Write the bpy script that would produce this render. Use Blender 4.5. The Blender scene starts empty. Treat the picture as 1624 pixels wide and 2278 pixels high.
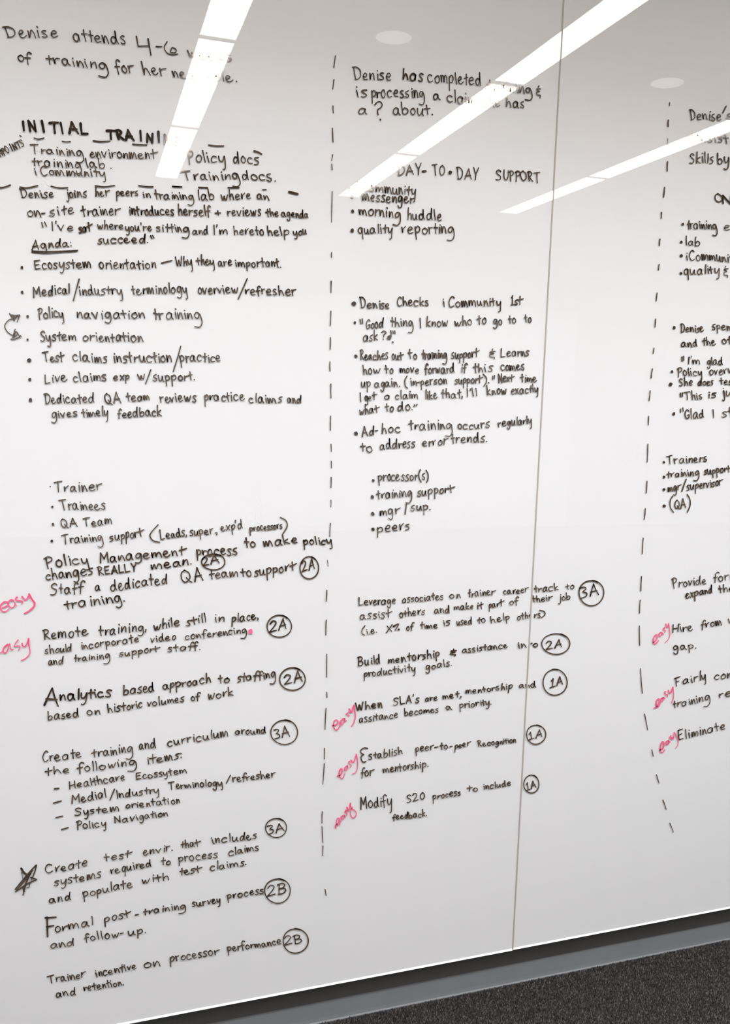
import bpy, bmesh, math, random
import numpy as np
from mathutils import Matrix, Vector

S = bpy.context.scene
COL = S.collection
rnd = random.Random(7)

# ------------------------------------------------------------------ camera
# wall runs along x, glass face of the boards at y = 0, room at y < 0, floor z = 0
YAW, PITCH, ROLL = 0.323994, 0.1204286, 0.0325957
FPX, CX, CY = 1947.98, 856.53, 1095.71          # focal length and principal point for 1624 x 2278
IW, IH = 1624.0, 2278.0
CAM_D, CAM_H = 1.85, 1.534
CEIL = CAM_H + 1.27

def cam_axes():
    ca, sa = math.cos(YAW), math.sin(YAW)
    f = Vector((sa*math.cos(PITCH), ca*math.cos(PITCH), -math.sin(PITCH)))
    r0 = Vector((ca, -sa, 0)); u0 = r0.cross(f)
    r = r0*math.cos(ROLL)+u0*math.sin(ROLL); u = -r0*math.sin(ROLL)+u0*math.cos(ROLL)
    return r, u, f
R_, U_, F_ = cam_axes()
cam = bpy.data.cameras.new('camera'); camo = bpy.data.objects.new('camera', cam); COL.objects.link(camo)
m = Matrix.Identity(4)
for i in range(3):
    m[i][0] = R_[i]; m[i][1] = U_[i]; m[i][2] = -F_[i]
m[0][3], m[1][3], m[2][3] = 0, -CAM_D, CAM_H
camo.matrix_world = m
cam.sensor_fit = 'VERTICAL'; cam.sensor_height = 24.0
cam.lens = FPX/IH*24.0
cam.shift_x = -(CX-IW/2)/IH
cam.shift_y = (CY-IH/2)/IH
cam.clip_start = 0.02
S.camera = camo

# ------------------------------------------------------------------ world, view
w = bpy.data.worlds.new('world'); S.world = w; w.use_nodes = True
bg = w.node_tree.nodes['Background']; bg.inputs[0].default_value = (0.62, 0.74, 1.0, 1); bg.inputs[1].default_value = 1.0
S.view_settings.view_transform = 'Standard'; S.view_settings.look = 'None'
S.view_settings.gamma = 1.0; S.view_settings.use_curve_mapping = False
S.view_settings.exposure = 0.0
STRIP_L = 22.0       # radiance of the ceiling light strips
SPOT_L = 4.0         # radiance of the small round downlights
DOWN_W = 17.4        # watts of each downlight's lamp
DOWN_SPREAD = 138.4   # beam spread of the downlights, degrees
FRONT_FILL_L = 0.7        # radiance of the fill glazing added on the far wall
SIDE_FILL_L = 1.0         # radiance of the fill panels added in the side walls

# ------------------------------------------------------------------ materials
def mat(name):
    m = bpy.data.materials.new(name); m.use_nodes = True
    nt = m.node_tree; b = nt.nodes['Principled BSDF']
    return m, nt, b
def simple(name, col, rough=0.5, spec=0.5, noise=0, nscale=30, bump=0, metal=0):
    m, nt, b = mat(name)
    b.inputs['Roughness'].default_value = rough; b.inputs['Metallic'].default_value = metal
    b.inputs['Specular IOR Level'].default_value = spec
    tc = nt.nodes.new('ShaderNodeTexCoord'); n = nt.nodes.new('ShaderNodeTexNoise')
    n.inputs['Scale'].default_value = nscale; n.inputs['Detail'].default_value = 4
    nt.links.new(tc.outputs['Object'], n.inputs['Vector'])
    r = nt.nodes.new('ShaderNodeMapRange')
    r.inputs['To Min'].default_value = 1-noise; r.inputs['To Max'].default_value = 1+noise
    nt.links.new(n.outputs['Fac'], r.inputs['Value'])
    mx = nt.nodes.new('ShaderNodeVectorMath'); mx.operation = 'SCALE'
    mx.inputs[0].default_value = col
    nt.links.new(r.outputs[0], mx.inputs['Scale']); nt.links.new(mx.outputs[0], b.inputs['Base Color'])
    if bump:
        bp = nt.nodes.new('ShaderNodeBump'); bp.inputs['Strength'].default_value = bump; bp.inputs['Distance'].default_value = 0.002
        nt.links.new(n.outputs['Fac'], bp.inputs['Height']); nt.links.new(bp.outputs[0], b.inputs['Normal'])
    return m
def emit(name, col, strength):
    m = bpy.data.materials.new(name); m.use_nodes = True; nt = m.node_tree; nt.nodes.clear()
    o = nt.nodes.new('ShaderNodeOutputMaterial'); e = nt.nodes.new('ShaderNodeEmission')
    e.inputs[0].default_value = (*col, 1); e.inputs[1].default_value = strength
    nt.links.new(e.outputs[0], o.inputs[0]); return m
def glass_mat():
    m = bpy.data.materials.new('clear_glass'); m.use_nodes = True; nt = m.node_tree; nt.nodes.clear()
    o = nt.nodes.new('ShaderNodeOutputMaterial'); t = nt.nodes.new('ShaderNodeBsdfTransparent')
    t.inputs[0].default_value = (0.985, 0.99, 0.985, 1)
    g = nt.nodes.new('ShaderNodeBsdfGlossy'); g.inputs['Roughness'].default_value = 0.0
    f = nt.nodes.new('ShaderNodeFresnel'); f.inputs['IOR'].default_value = 1.5
    # thin sheet: same Fresnel curve for light crossing it from either side
    ge = nt.nodes.new('ShaderNodeNewGeometry'); mr = nt.nodes.new('ShaderNodeMapRange')
    mr.inputs['To Min'].default_value = 1.5; mr.inputs['To Max'].default_value = 1/1.5
    nt.links.new(ge.outputs['Backfacing'], mr.inputs['Value']); nt.links.new(mr.outputs[0], f.inputs['IOR'])
    mx = nt.nodes.new('ShaderNodeMixShader')
    nt.links.new(f.outputs[0], mx.inputs[0]); nt.links.new(t.outputs[0], mx.inputs[1]); nt.links.new(g.outputs[0], mx.inputs[2])
    nt.links.new(mx.outputs[0], o.inputs[0]); return m
def ink_mat(name, dark, light, rough=0.05):
    m, nt, b = mat(name)
    a = nt.nodes.new('ShaderNodeAttribute'); a.attribute_name = 'ink_tone'
    tc = nt.nodes.new('ShaderNodeTexCoord'); n = nt.nodes.new('ShaderNodeTexNoise')
    n.inputs['Scale'].default_value = 260; nt.links.new(tc.outputs['Object'], n.inputs['Vector'])
    ad = nt.nodes.new('ShaderNodeMath'); ad.operation = 'MULTIPLY_ADD'; ad.inputs[1].default_value = 0.7; ad.use_clamp = True
    sb = nt.nodes.new('ShaderNodeMath'); sb.operation = 'SUBTRACT'; sb.inputs[1].default_value = 0.50
    nt.links.new(n.outputs['Fac'], ad.inputs[0]); nt.links.new(a.outputs['Fac'], sb.inputs[0]); nt.links.new(sb.outputs[0], ad.inputs[2])
    cr = nt.nodes.new('ShaderNodeValToRGB'); e = cr.color_ramp.elements
    e[0].position = 0.25; e[0].color = (*light, 1); e[1].position = 0.95; e[1].color = (*dark, 1)
    nt.links.new(ad.outputs[0], cr.inputs['Fac']); nt.links.new(cr.outputs[0], b.inputs['Base Color'])
    b.inputs['Roughness'].default_value = rough; b.inputs['Specular IOR Level'].default_value = 0.85
    return m
def carpet_mat():
    m, nt, b = mat('charcoal_carpet')
    a = nt.nodes.new('ShaderNodeAttribute'); a.attribute_name = 'shade'
    cr = nt.nodes.new('ShaderNodeValToRGB')
    e = cr.color_ramp.elements
    e[0].position = 0; e[0].color = (0.012, 0.012, 0.012, 1)
    e[1].position = 1; e[1].color = (0.125, 0.115, 0.10, 1)
    x = e.new(0.5); x.color = (0.036, 0.034, 0.033, 1)
    nt.links.new(a.outputs['Fac'], cr.inputs['Fac']); nt.links.new(cr.outputs[0], b.inputs['Base Color'])
    b.inputs['Roughness'].default_value = 0.95; b.inputs['Specular IOR Level'].default_value = 0.1
    return m
M = dict(
    glass=glass_mat(),
    paint=simple('white_back_paint', (0.79, 0.793, 0.805), 0.6, 0.0, 0.008, 2),
    wall=simple('grey_wall_paint', (0.10, 0.102, 0.10), 0.7, 0.3, 0.04, 40, 0.05),
    roomwall=simple('offwhite_wall_paint', (0.62, 0.60, 0.57), 0.8, 0.3, 0.02, 20, 0.05),
    ceil=simple('ceiling_plaster', (0.60, 0.55, 0.50), 0.9, 0.2, 0.02, 25, 0.05),
    base=simple('grey_rubber_base', (0.20, 0.215, 0.225), 0.45, 0.5, 0.05, 14),
    lip=simple('polished_white_edge', (0.95, 0.95, 0.95), 0.25, 0.5),
    alu=simple('satin_aluminium', (0.55, 0.54, 0.52), 0.35, 0.5, metal=0.9),
    house=simple('white_metal', (0.75, 0.74, 0.72), 0.4, 0.5),
    floor=simple('carpet_backing', (0.03, 0.03, 0.03), 0.95, 0.1, 0.2, 200),
    pile=carpet_mat(),
    ink=ink_mat('dark_marker_ink', (0.018, 0.011, 0.007), (0.115, 0.083, 0.058)),
    pink=ink_mat('pink_marker_ink', (0.85, 0.035, 0.13), (0.88, 0.17, 0.33)),
    strip=emit('light_strip_diffuser', (1.0, 0.905, 0.83), STRIP_L),
    spot=emit('downlight_lens', (1.0, 0.96, 0.93), SPOT_L),
    front=emit('front_fill_glow', (0.9, 0.94, 1.0), FRONT_FILL_L),
    shade=emit('side_fill_glow', (0.86, 0.93, 1.0), SIDE_FILL_L),
)

# ------------------------------------------------------------------ helpers
def link(name, me, m=None, parent=None, **pr):
    o = bpy.data.objects.new(name, me); COL.objects.link(o)
    if m is not None: me.materials.append(M[m])
    if parent is not None: o.parent = parent; o.matrix_parent_inverse = parent.matrix_world.inverted()
    for k, v in pr.items(): o[k] = v
    return o
def empty(name, loc, **pr):
    o = bpy.data.objects.new(name, None); COL.objects.link(o); o.location = loc; o.empty_display_size = 0.1
    o.matrix_world = Matrix.Translation(loc)
    for k, v in pr.items(): o[k] = v
    return o
def boxes(name, bxs, m, parent=None, bevel=0, **pr):
    bm = bmesh.new()
    for (x0, x1, y0, y1, z0, z1) in bxs:
        r = bmesh.ops.create_cube(bm, size=1)
        for v in r['verts']:
            v.co = Vector(((x0+x1)/2+v.co.x*(x1-x0), (y0+y1)/2+v.co.y*(y1-y0), (z0+z1)/2+v.co.z*(z1-z0)))
    if bevel: bmesh.ops.bevel(bm, geom=bm.edges[:], offset=bevel, segments=2, affect='EDGES', profile=0.5)
    me = bpy.data.meshes.new(name); bm.to_mesh(me); bm.free()
    if parent is not None: me.transform(parent.matrix_world.inverted())
    o = bpy.data.objects.new(name, me); COL.objects.link(o); me.materials.append(M[m])
    if parent is not None: o.parent = parent
    for k, v in pr.items(): o[k] = v
    return o
def extrude_x(name, prof, x0, x1, m, parent=None, **pr):
    n = len(prof); v = [(x0, y, z) for y, z in prof]+[(x1, y, z) for y, z in prof]
    f = [(i, (i+1) % n, n+(i+1) % n, n+i) for i in range(n)]+[tuple(range(n))[::-1], tuple(range(n, 2*n))]
    me = bpy.data.meshes.new(name); me.from_pydata(v, [], f)
    bm = bmesh.new(); bm.from_mesh(me); bmesh.ops.recalc_face_normals(bm, faces=bm.faces); bm.to_mesh(me); bm.free()
    if parent is not None: me.transform(parent.matrix_world.inverted())
    o = bpy.data.objects.new(name, me); COL.objects.link(o); me.materials.append(M[m])
    if parent is not None: o.parent = parent
    for k, v_ in pr.items(): o[k] = v_
    return o

# ------------------------------------------------------------------ the room
X0, X1, Y0 = -4.6, 7.4, -7.0
WALL_Y = 0.036                     # face of the wall the boards hang on
boxes('floor', [(X0, X1, Y0, WALL_Y+0.2, -0.1, 0.0)], 'floor', kind='structure')
boxes('wall_back', [(X0, X1, WALL_Y, WALL_Y+0.2, 0, CEIL)], 'wall', kind='structure')
FX0, FX1, FZ1 = -2.0, 5.2, 2.45
boxes('wall_front', [(X0, FX0, Y0-0.2, Y0, 0, CEIL), (FX1, X1, Y0-0.2, Y0, 0, CEIL), (FX0, FX1, Y0-0.2, Y0, FZ1, CEIL)], 'roomwall', kind='structure')
fw = empty('fill_panel_5', ((FX0+FX1)/2, Y0, 0), kind='structure')  # unseen glowing glazing added behind the camera to light the boards
fr = [(FX0+i*1.8-0.02, FX0+i*1.8+0.02, Y0-0.07, Y0-0.01, 0.05, FZ1-0.05) for i in range(5)]
boxes('frame', fr+[(FX0, FX1, Y0-0.07, Y0-0.01, 0, 0.05), (FX0, FX1, Y0-0.07, Y0-0.01, FZ1-0.05, FZ1)], 'house', fw)
for i in range(4): boxes('glow_pane', [(FX0+i*1.8+0.02, FX0+i*1.8+1.78, Y0-0.05, Y0-0.04, 0.05, FZ1-0.05)], 'front', fw)
# glowing panels added in the two unseen side walls as fill light
side_fills = [(-6.3, -3.9), (-3.4, -1.0)]
WZ0, WZ1 = 0.75, 2.2
ys = [Y0]+[v for p in side_fills for v in p]+[WALL_Y+0.2]
k = 0
for nm_, xa, xb, sg in (('wall_left', X0-0.2, X0, 1), ('wall_right', X1, X1+0.2, -1)):
    wb = [(xa, xb, Y0, WALL_Y+0.2, 0, WZ0), (xa, xb, Y0, WALL_Y+0.2, WZ1, CEIL)]
    for i in range(0, len(ys), 2): wb.append((xa, xb, ys[i], ys[i+1], WZ0, WZ1))
    boxes(nm_, wb, 'roomwall', kind='structure')
    xi = xb if sg == 1 else xa
    for a, b in side_fills:
        k += 1; t = 0.05
        lo, hi = sorted((xi-sg*0.08, xi-sg*0.02)); lp, hp = sorted((xi-sg*0.10, xi-sg*0.085))
        wn = empty('fill_panel_%d' % k, (xi, (a+b)/2, WZ0), kind='structure')
        boxes('frame', [(lo, hi, a, b, WZ0, WZ0+t), (lo, hi, a, b, WZ1-t, WZ1), (lo, hi, a, a+t, WZ0+t, WZ1-t), (lo, hi, b-t, b, WZ0+t, WZ1-t)], 'house', wn)
        boxes('glow_pane', [(lp, hp, a+t, b-t, WZ0+t, WZ1-t)], 'shade', wn)
# baseboard with a small cove toe
extrude_x('baseboard_back', [(WALL_Y, 0), (WALL_Y, 0.055), (WALL_Y-0.0015, 0.055), (WALL_Y-0.0015, 0.014), (WALL_Y-0.002, 0.005), (WALL_Y-0.004, 0.002), (WALL_Y-0.004, 0)],
          X0, X1, 'base', kind='structure')

# ceiling slab with slots for the light strips
sx = [0.453+1.2*k for k in range(-2, 3)]; SW = 0.1335
SY0, SY1 = -4.07, -0.66
cb = []; prev = X0
for x in sx:
    cb.append((prev, x-SW/2-0.004, Y0, WALL_Y+0.2, CEIL, CEIL+0.12)); prev = x+SW/2+0.004
cb.append((prev, X1, Y0, WALL_Y+0.2, CEIL, CEIL+0.12))
for x in sx:
    cb.append((x-SW/2-0.004, x+SW/2+0.004, Y0, SY0-0.004, CEIL, CEIL+0.12))
    cb.append((x-SW/2-0.004, x+SW/2+0.004, SY1+0.004, WALL_Y+0.2, CEIL, CEIL+0.12))
boxes('ceiling', cb, 'ceil', kind='structure')
seg = [SY1, -1.643, -2.875, SY0]
for k, x in enumerate(sx):
    nm = ['recessed white light strip second to the left of the three mirrored in the board', 'recessed white light strip first to the left of the three mirrored in the board', 'recessed white light strip mirrored over the left column of writing',
          'recessed white light strip mirrored across the middle column of writing', 'recessed white light strip mirrored across the right column of writing'][k]
    t = empty('light_strip', (x, (SY0+SY1)/2, CEIL), label=nm, category='ceiling light', group='linear light strips in the ceiling')
    boxes('housing', [(x-SW/2-0.002, x-SW/2, SY0, SY1, CEIL, CEIL+0.07), (x+SW/2, x+SW/2+0.002, SY0, SY1, CEIL, CEIL+0.07), (x-SW/2, x+SW/2, SY0, SY1, CEIL+0.066, CEIL+0.07)], 'house', t)
    for j in range(3):
        a, b = seg[j+1]+0.017, seg[j]-0.017
        boxes('diffuser', [(x-SW/2, x+SW/2, a if j < 2 else SY0+0.004, b, CEIL+0.001, CEIL+0.006)], 'strip', t)
    for j in (1, 2):
        boxes('joint_cover', [(x-SW/2, x+SW/2, seg[j]-0.0165, seg[j]+0.0165, CEIL-0.001, CEIL+0.006)], 'house', t)
# round downlights between the strips
def disc(name, x, y, z, r0, r1, h, m, parent):
    n = 40; v = []; f = []
    for i in range(n):
        a = 2*math.pi*i/n; c, s = math.cos(a), math.sin(a)
        v += [(x+c*r1, y+s*r1, z), (x+c*r1, y+s*r1, z-h)]+([(x+c*r0, y+s*r0, z-h)] if r0 else [])
    k = 3 if r0 else 2
    for i in range(n):
        j = (i+1) % n
        f.append((i*k, j*k, j*k+1, i*k+1))
        if r0: f.append((i*k+1, j*k+1, j*k+2, i*k+2))
    if not r0: f.append(tuple(i*k+1 for i in range(n)))
    me = bpy.data.meshes.new(name); me.from_pydata(v, [], f); me.transform(parent.matrix_world.inverted())
    o = bpy.data.objects.new(name, me); COL.objects.link(o); me.materials.append(M[m]); o.parent = parent
dl = [(1.055, 'mirrored between the left and middle columns of writing'), (2.238, 'mirrored above the right column of writing'), (-0.13, 'first to the left of the mirrored pair'), (-1.31, 'second to the left of the mirrored pair'), (3.42, 'first to the right of the mirrored pair'), (4.60, 'second to the right of the mirrored pair')]
for x, wd in dl:
    y = CAM_D-2.53*1.27
    t = empty('downlight', (x, y, CEIL), label='small round white ceiling downlight '+wd, category='ceiling light', group='round downlights')
    disc('trim_ring', x, y, CEIL, 0.066, 0.074, 0.003, 'house', t)
    disc('lens', x, y, CEIL, 0, 0.066, 0.0015, 'spot', t)
    ld = bpy.data.lights.new('downlight_lamp', 'AREA'); ld.energy = DOWN_W; ld.shape = 'DISK'; ld.size = 0.125; ld.spread = math.radians(DOWN_SPREAD)
    ld.color = (0.895, 0.925, 1.0)
    lo_ = bpy.data.objects.new('lamp', ld); COL.objects.link(lo_); lo_.parent = t; lo_.location = (0, 0, -0.012)

# carpet pile: tufts of yarn near the wall, one object
def carpet():
    rg = np.random.default_rng(3)
    st = 0.0030; xs_ = np.arange(0.25, 2.75, st); ys_ = np.arange(-0.52, WALL_Y-0.006, st)
    gx, gy = np.meshgrid(xs_, ys_); gx = gx.ravel()+rg.uniform(-.45, .45, gx.size)*st; gy = gy.ravel()+rg.uniform(-.45, .45, gy.size)*st
    gy = np.minimum(gy, WALL_Y-0.0085)
    n = gx.size; h = rg.uniform(0.0022, 0.0055, n); r = rg.uniform(0.0011, 0.0021, n); a0 = rg.uniform(0, 6.28, n)
    lx = rg.uniform(-.0022, .0022, n); ly = rg.uniform(-.0022, .0022, n)
    V = np.zeros((n, 6, 3))
    for k in range(3):
        a = a0+k*2.0944
        V[:, k] = np.stack([gx+np.cos(a)*r, gy+np.sin(a)*r, np.zeros(n)], 1)
        V[:, 3+k] = np.stack([gx+lx+np.cos(a+.4)*r*.62, gy+ly+np.sin(a+.4)*r*.62, h*(1+.25*np.cos(a))], 1)
    V[:, :, 2] += 0.0
    base = (np.arange(n)*6)[:, None]
    F = []
    q = np.array([[0, 1, 4], [0, 4, 3], [1, 2, 5], [1, 5, 4], [2, 0, 3], [2, 3, 5], [3, 4, 5]])
    F = (base[:, None, :]+q[None]).reshape(-1, 3)
    me = bpy.data.meshes.new('carpet_pile')
    me.vertices.add(n*6); me.vertices.foreach_set('co', V.reshape(-1))
    me.loops.add(F.size); me.loops.foreach_set('vertex_index', F.reshape(-1).astype(np.int32))
    me.polygons.add(len(F)); me.polygons.foreach_set('loop_start', (np.arange(len(F))*3).astype(np.int32)); me.update(calc_edges=True)
    # yarn colour: mottled clumps plus single light and dark fibres
    c = 0.5+0.10*np.sin(gx*310+3*np.sin(gy*170))*np.sin(gy*290+2*np.sin(gx*130))+rg.normal(0, .2, n)
    c = np.where(rg.random(n) < .05, c+.35, c); c = np.clip(c, 0, 1)
    at = me.attributes.new('shade', 'FLOAT', 'POINT'); at.data.foreach_set('value', np.repeat(c, 6).astype(np.float32))
    return me
fl = bpy.data.objects['floor']
link('carpet_pile', carpet(), 'pile', fl, kind='stuff')

# ------------------------------------------------------------------ the glass boards
SEAM_A, SEAM_B = 1.0032, 1.0062       # right edge of left board, left edge of right board
GT = 0.0024                            # glass thickness
PZ0 = 0.1215; PZ1 = 2.62
def board(name_x0, x1, dz, label):
    x0 = name_x0
    p = empty('glass_board', ((x0+x1)/2, WALL_Y, PZ0+dz), label=label, category='whiteboard', group='wall-mounted glass boards')
    z0 = PZ0+dz
    # clear sheet: front and edges
    v = [(x0, 0, z0), (x1, 0, z0), (x1, 0, PZ1), (x0, 0, PZ1)]
    me = bpy.data.meshes.new('glass_sheet'); me.from_pydata(v, [], [(0, 1, 2, 3)])
    me.transform(p.matrix_world.inverted()); o = bpy.data.objects.new('glass_sheet', me); COL.objects.link(o); me.materials.append(M['glass']); o.parent = p
    boxes('painted_backing', [(x0, x1, GT, GT+0.002, z0+0.002, PZ1)], 'paint', p)
    extrude_x('edge_lip', [(GT+0.002, z0+0.0015), (GT, z0+0.0030), (-0.0002, z0+0.0006), (-0.0008, z0-0.0002), (0.0, z0-0.0008), (GT+0.002, z0-0.0008)], x0, x1, 'lip', p)
    boxes('mounting_frame', [(x0+0.03, x1-0.03, GT+0.002, WALL_Y, z0+0.05, z0+0.08), (x0+0.03, x1-0.03, GT+0.002, WALL_Y, PZ1-0.08, PZ1-0.05), (x0+0.03, x0+0.06, GT+0.002, WALL_Y, z0+0.08, PZ1-0.08), (x1-0.06, x1-0.03, GT+0.002, WALL_Y, z0+0.08, PZ1-0.08)], 'alu', p)
    return p
M['seal'] = simple('grey_silicone', (0.42, 0.39, 0.35), 0.5, 0.3)
BL = board(-1.4, SEAM_A, 0.0, 'large white glass board left of the upright seam, with two columns of marker notes')
boxes('seam_seal', [(SEAM_A, SEAM_B, 0.0006, GT+0.002, PZ0, PZ1)], 'seal', BL)
BR = board(SEAM_B, 3.4, 0.0012, 'white glass board right of the thin upright seam, with notes cut off at its right')
# ------------------------------------------------------------------ handwriting
# pen strokes of each letter: baseline 0, x-height 1, capitals 1.7; strokes parted by |
FONT = {
'a': ".72,.82 .45,1 .15,.72 .1,.25 .34,0 .6,.3 .73,.9 .71,.35 .88,.02",
'b': ".1,1.75 .08,.9 .12,.04|.12,.5 .4,.92 .72,.68 .7,.2 .4,0 .1,.12",
'c': ".66,.82 .42,1 .12,.7 .1,.3 .35,0 .7,.16",
'd': ".66,.72 .4,.93 .12,.6 .14,.15 .4,0 .64,.4 .74,1.7 .72,.5 .86,.02",
'e': ".12,.48 .55,.56 .62,.84 .38,1 .13,.72 .1,.28 .35,0 .74,.16",
'f': ".78,1.5 .58,1.74 .34,1.5 .28,.9 .24,-.25|.02,.78 .62,.84",
'g': ".7,.85 .4,1 .12,.62 .2,.18 .5,.15 .7,.85 .76,.3 .72,-.5 .42,-.85 .06,-.66",
'h': ".12,1.75 .12,.9 .14,0|.13,.5 .36,.92 .58,.84 .64,.4 .7,0",
'i': ".16,.92 .22,0|.17,1.42 .21,1.34",
'j': ".3,.95 .32,-.3 .12,-.8 -.12,-.6|.28,1.4 .32,1.32",
'k': ".12,1.75 .12,.9 .13,0|.62,.92 .36,.7 .16,.45 .4,.25 .74,.02",
'l': ".14,1.7 .15,.9 .19,.04",
'm': ".06,.95 .12,.02 .16,.5 .36,.95 .52,.72 .55,.06 .62,.55 .82,.95 1.0,.7 1.08,0",
'n': ".08,.95 .13,.02 .18,.5 .42,.95 .58,.75 .66,.02",
'o': ".42,.98 .12,.72 .12,.22 .4,0 .68,.25 .68,.72 .38,.97",
'p': ".1,.95 .13,.2 .14,-.8|.13,.68 .4,1 .7,.76 .62,.28 .16,.14",
'q': ".68,.85 .4,1 .12,.65 .2,.15 .5,.1 .66,.85 .68,.1 .7,-.85",
'r': ".1,.95 .14,.02|.14,.5 .32,.86 .64,.93",
's': ".6,.95 .34,1.02 .12,.78 .48,.42 .54,.12 .26,-.03 .02,.1",
't': ".3,1.5 .29,.8 .33,.0|.0,.9 .3,.92 .64,.97",
'u': ".08,.95 .1,.3 .34,0 .58,.4 .66,.95 .67,.25 .78,.0",
'v': ".06,.95 .22,.45 .35,.02 .48,.45 .68,.98",
'w': ".06,.95 .26,.04 .38,.25 .52,.8 .58,.25 .72,.04 .86,.35 1.02,.97",
'x': ".08,.95 .62,.0|.64,.95 .04,.0",
'y': ".06,.95 .14,.3 .36,.15 .58,.5 .68,.98 .68,.2 .6,-.6 .34,-.84 .14,-.7",
'z': ".08,.9 .6,.92 .1,.04 .68,.02",
'A': ".06,0 .3,.9 .52,1.7 .52,1.7 .7,.9 .98,0|.16,.58 .88,.66",
'B': ".14,1.66 .12,.8 .12,0|.0,1.6 .42,1.7 .68,1.35 .5,.95 .18,.88 .18,.88 .62,.8 .78,.4 .5,.02 .08,.04",
'C': ".86,1.45 .58,1.7 .2,1.3 .08,.6 .34,.04 .62,.02 .9,.2",
'D': ".18,1.55 .2,.8 .24,.0|.0,1.62 .46,1.66 .92,1.2 .88,.5 .56,.04 .16,.02",
'E': ".14,1.62 .1,.9 .12,.04 .12,.04 .78,.08|.1,1.62 .8,1.72|.12,.84 .66,.92",
'F': ".16,1.66 .14,.8 .16,-.12|.0,1.62 .8,1.75|.12,.8 .62,.92",
'G': ".84,1.4 .58,1.7 .2,1.3 .08,.6 .34,.02 .74,.18 .84,.72 .84,.72 .5,.66",
'H': ".12,1.7 .14,.0|.86,1.7 .88,.02|.12,.8 .88,.88",
'I': ".16,1.7 .2,.02",
'L': ".12,1.7 .12,.7 .14,.03 .14,.03 .82,.1",
'M': ".08,0 .14,1.66 .14,1.66 .58,.62 .58,.62 1.02,1.66 1.02,1.66 1.12,.0",
'N': ".1,.02 .12,1.62 .12,1.62 .8,.04 .8,.04 .86,1.7",
'O': ".5,1.7 .14,1.3 .1,.5 .44,.0 .86,.45 .86,1.25 .46,1.7",
'P': ".2,1.5 .2,.7 .24,-.2|.0,1.46 .34,1.72 .78,1.5 .66,1.0 .22,.76",
'Q': ".5,1.7 .14,1.3 .1,.45 .46,.02 .9,.5 .86,1.3 .46,1.7|.56,.6 .84,.1 1.02,-.12",
'R': ".18,1.6 .18,.8 .2,.0|.02,1.6 .42,1.74 .76,1.45 .58,1.0 .22,.84 .22,.84 .5,.5 .9,.04",
'S': ".82,1.45 .54,1.7 .16,1.42 .3,1.02 .72,.66 .62,.14 .3,-.02 .02,.12",
'T': ".5,1.62 .5,.8 .54,-.02|.0,1.52 .5,1.62 1.0,1.68",
'U': ".1,1.7 .12,.5 .42,.0 .76,.5 .8,1.7",
'V': ".06,1.7 .45,0 .86,1.7",
'W': ".04,1.7 .34,.02 .62,1.2 .88,.02 1.2,1.75",
'X': ".08,1.6 .8,.0|.82,1.7 .04,-.05",
'Y': ".06,1.7 .42,.85 .82,1.7|.42,.85 .38,-.1",
'0': ".5,1.65 .14,1.2 .14,.5 .45,.0 .8,.5 .78,1.25 .46,1.65",
'1': ".2,1.3 .46,1.68 .46,1.68 .46,.9 .44,.04|.1,.0 .84,.1",
'2': ".08,1.3 .36,1.68 .72,1.4 .6,.85 .06,.04 .06,.04 .86,.12",
'3': ".1,1.6 .5,1.68 .7,1.4 .36,.95 .36,.95 .72,.6 .6,.12 .06,-.02",
'4': ".1,1.7 .06,.72 .06,.72 .74,.82|.72,1.5 .66,-.1",
'5': ".2,1.6 .16,.95 .16,.95 .6,.9 .7,.4 .45,.02 .05,.1|.18,1.6 .8,1.7",
'6': ".42,1.7 .1,1.0 .14,.25 .5,.0 .9,.1|.42,.35 .62,.95 .86,.7 .76,.3 .46,.3",
'.': ".12,.1 .15,.04",
',': ".16,.16 .14,-.05 .02,-.28",
"'": ".1,1.7 .06,1.3",
'"': ".08,1.7 .1,1.25|.34,1.75 .34,1.3",
':': ".12,.2 .13,.1|.14,.9 .16,.8",
'?': ".06,1.35 .34,1.7 .66,1.45 .38,.95 .32,.5|.34,.04 .36,-.02",
'!': ".12,1.7 .14,.5|.14,.05 .15,.0",
'/': ".55,1.9 .05,-.5",
'(': ".5,1.85 .1,1.1 .1,.2 .42,-.4",
')': ".05,1.85 .42,1.2 .44,.3 .1,-.4",
'-': ".05,.6 .45,.64",
'+': ".3,1.0 .34,.1|.02,.5 .64,.6",
'%': ".06,1.1 .2,1.4 .34,1.1 .16,1.0|.34,1.3 .85,1.42 .2,.1|.72,.3 .6,.1 .74,0 .84,.18 .72,.3",
'&': ".34,1.75 .32,1.5|.62,1.3 .14,1.2 .2,.95 .5,.85 .1,.6 .12,.2 .56,.15 .5,-.25",
'@': ".8,.1 .3,1.1 .3,1.5 .55,1.7 .66,1.4 .3,.9 .1,.35 .35,0 .7,.3 .9,.7",
}
ADV = {}
GL = {}
for ch, s in FONT.items():
    st = [[tuple(float(v) for v in p.split(',')) for p in part.split()] for part in s.split('|')]
    GL[ch] = st; ADV[ch] = max(p[0] for q in st for p in q)+0.27
ADV['_'] = .42; ADV['t'] = 0.76; ADV['f'] = .80; ADV['r'] = .80; ADV['j'] = .5; ADV['.'] = .36; ADV['-'] = .6

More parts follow.
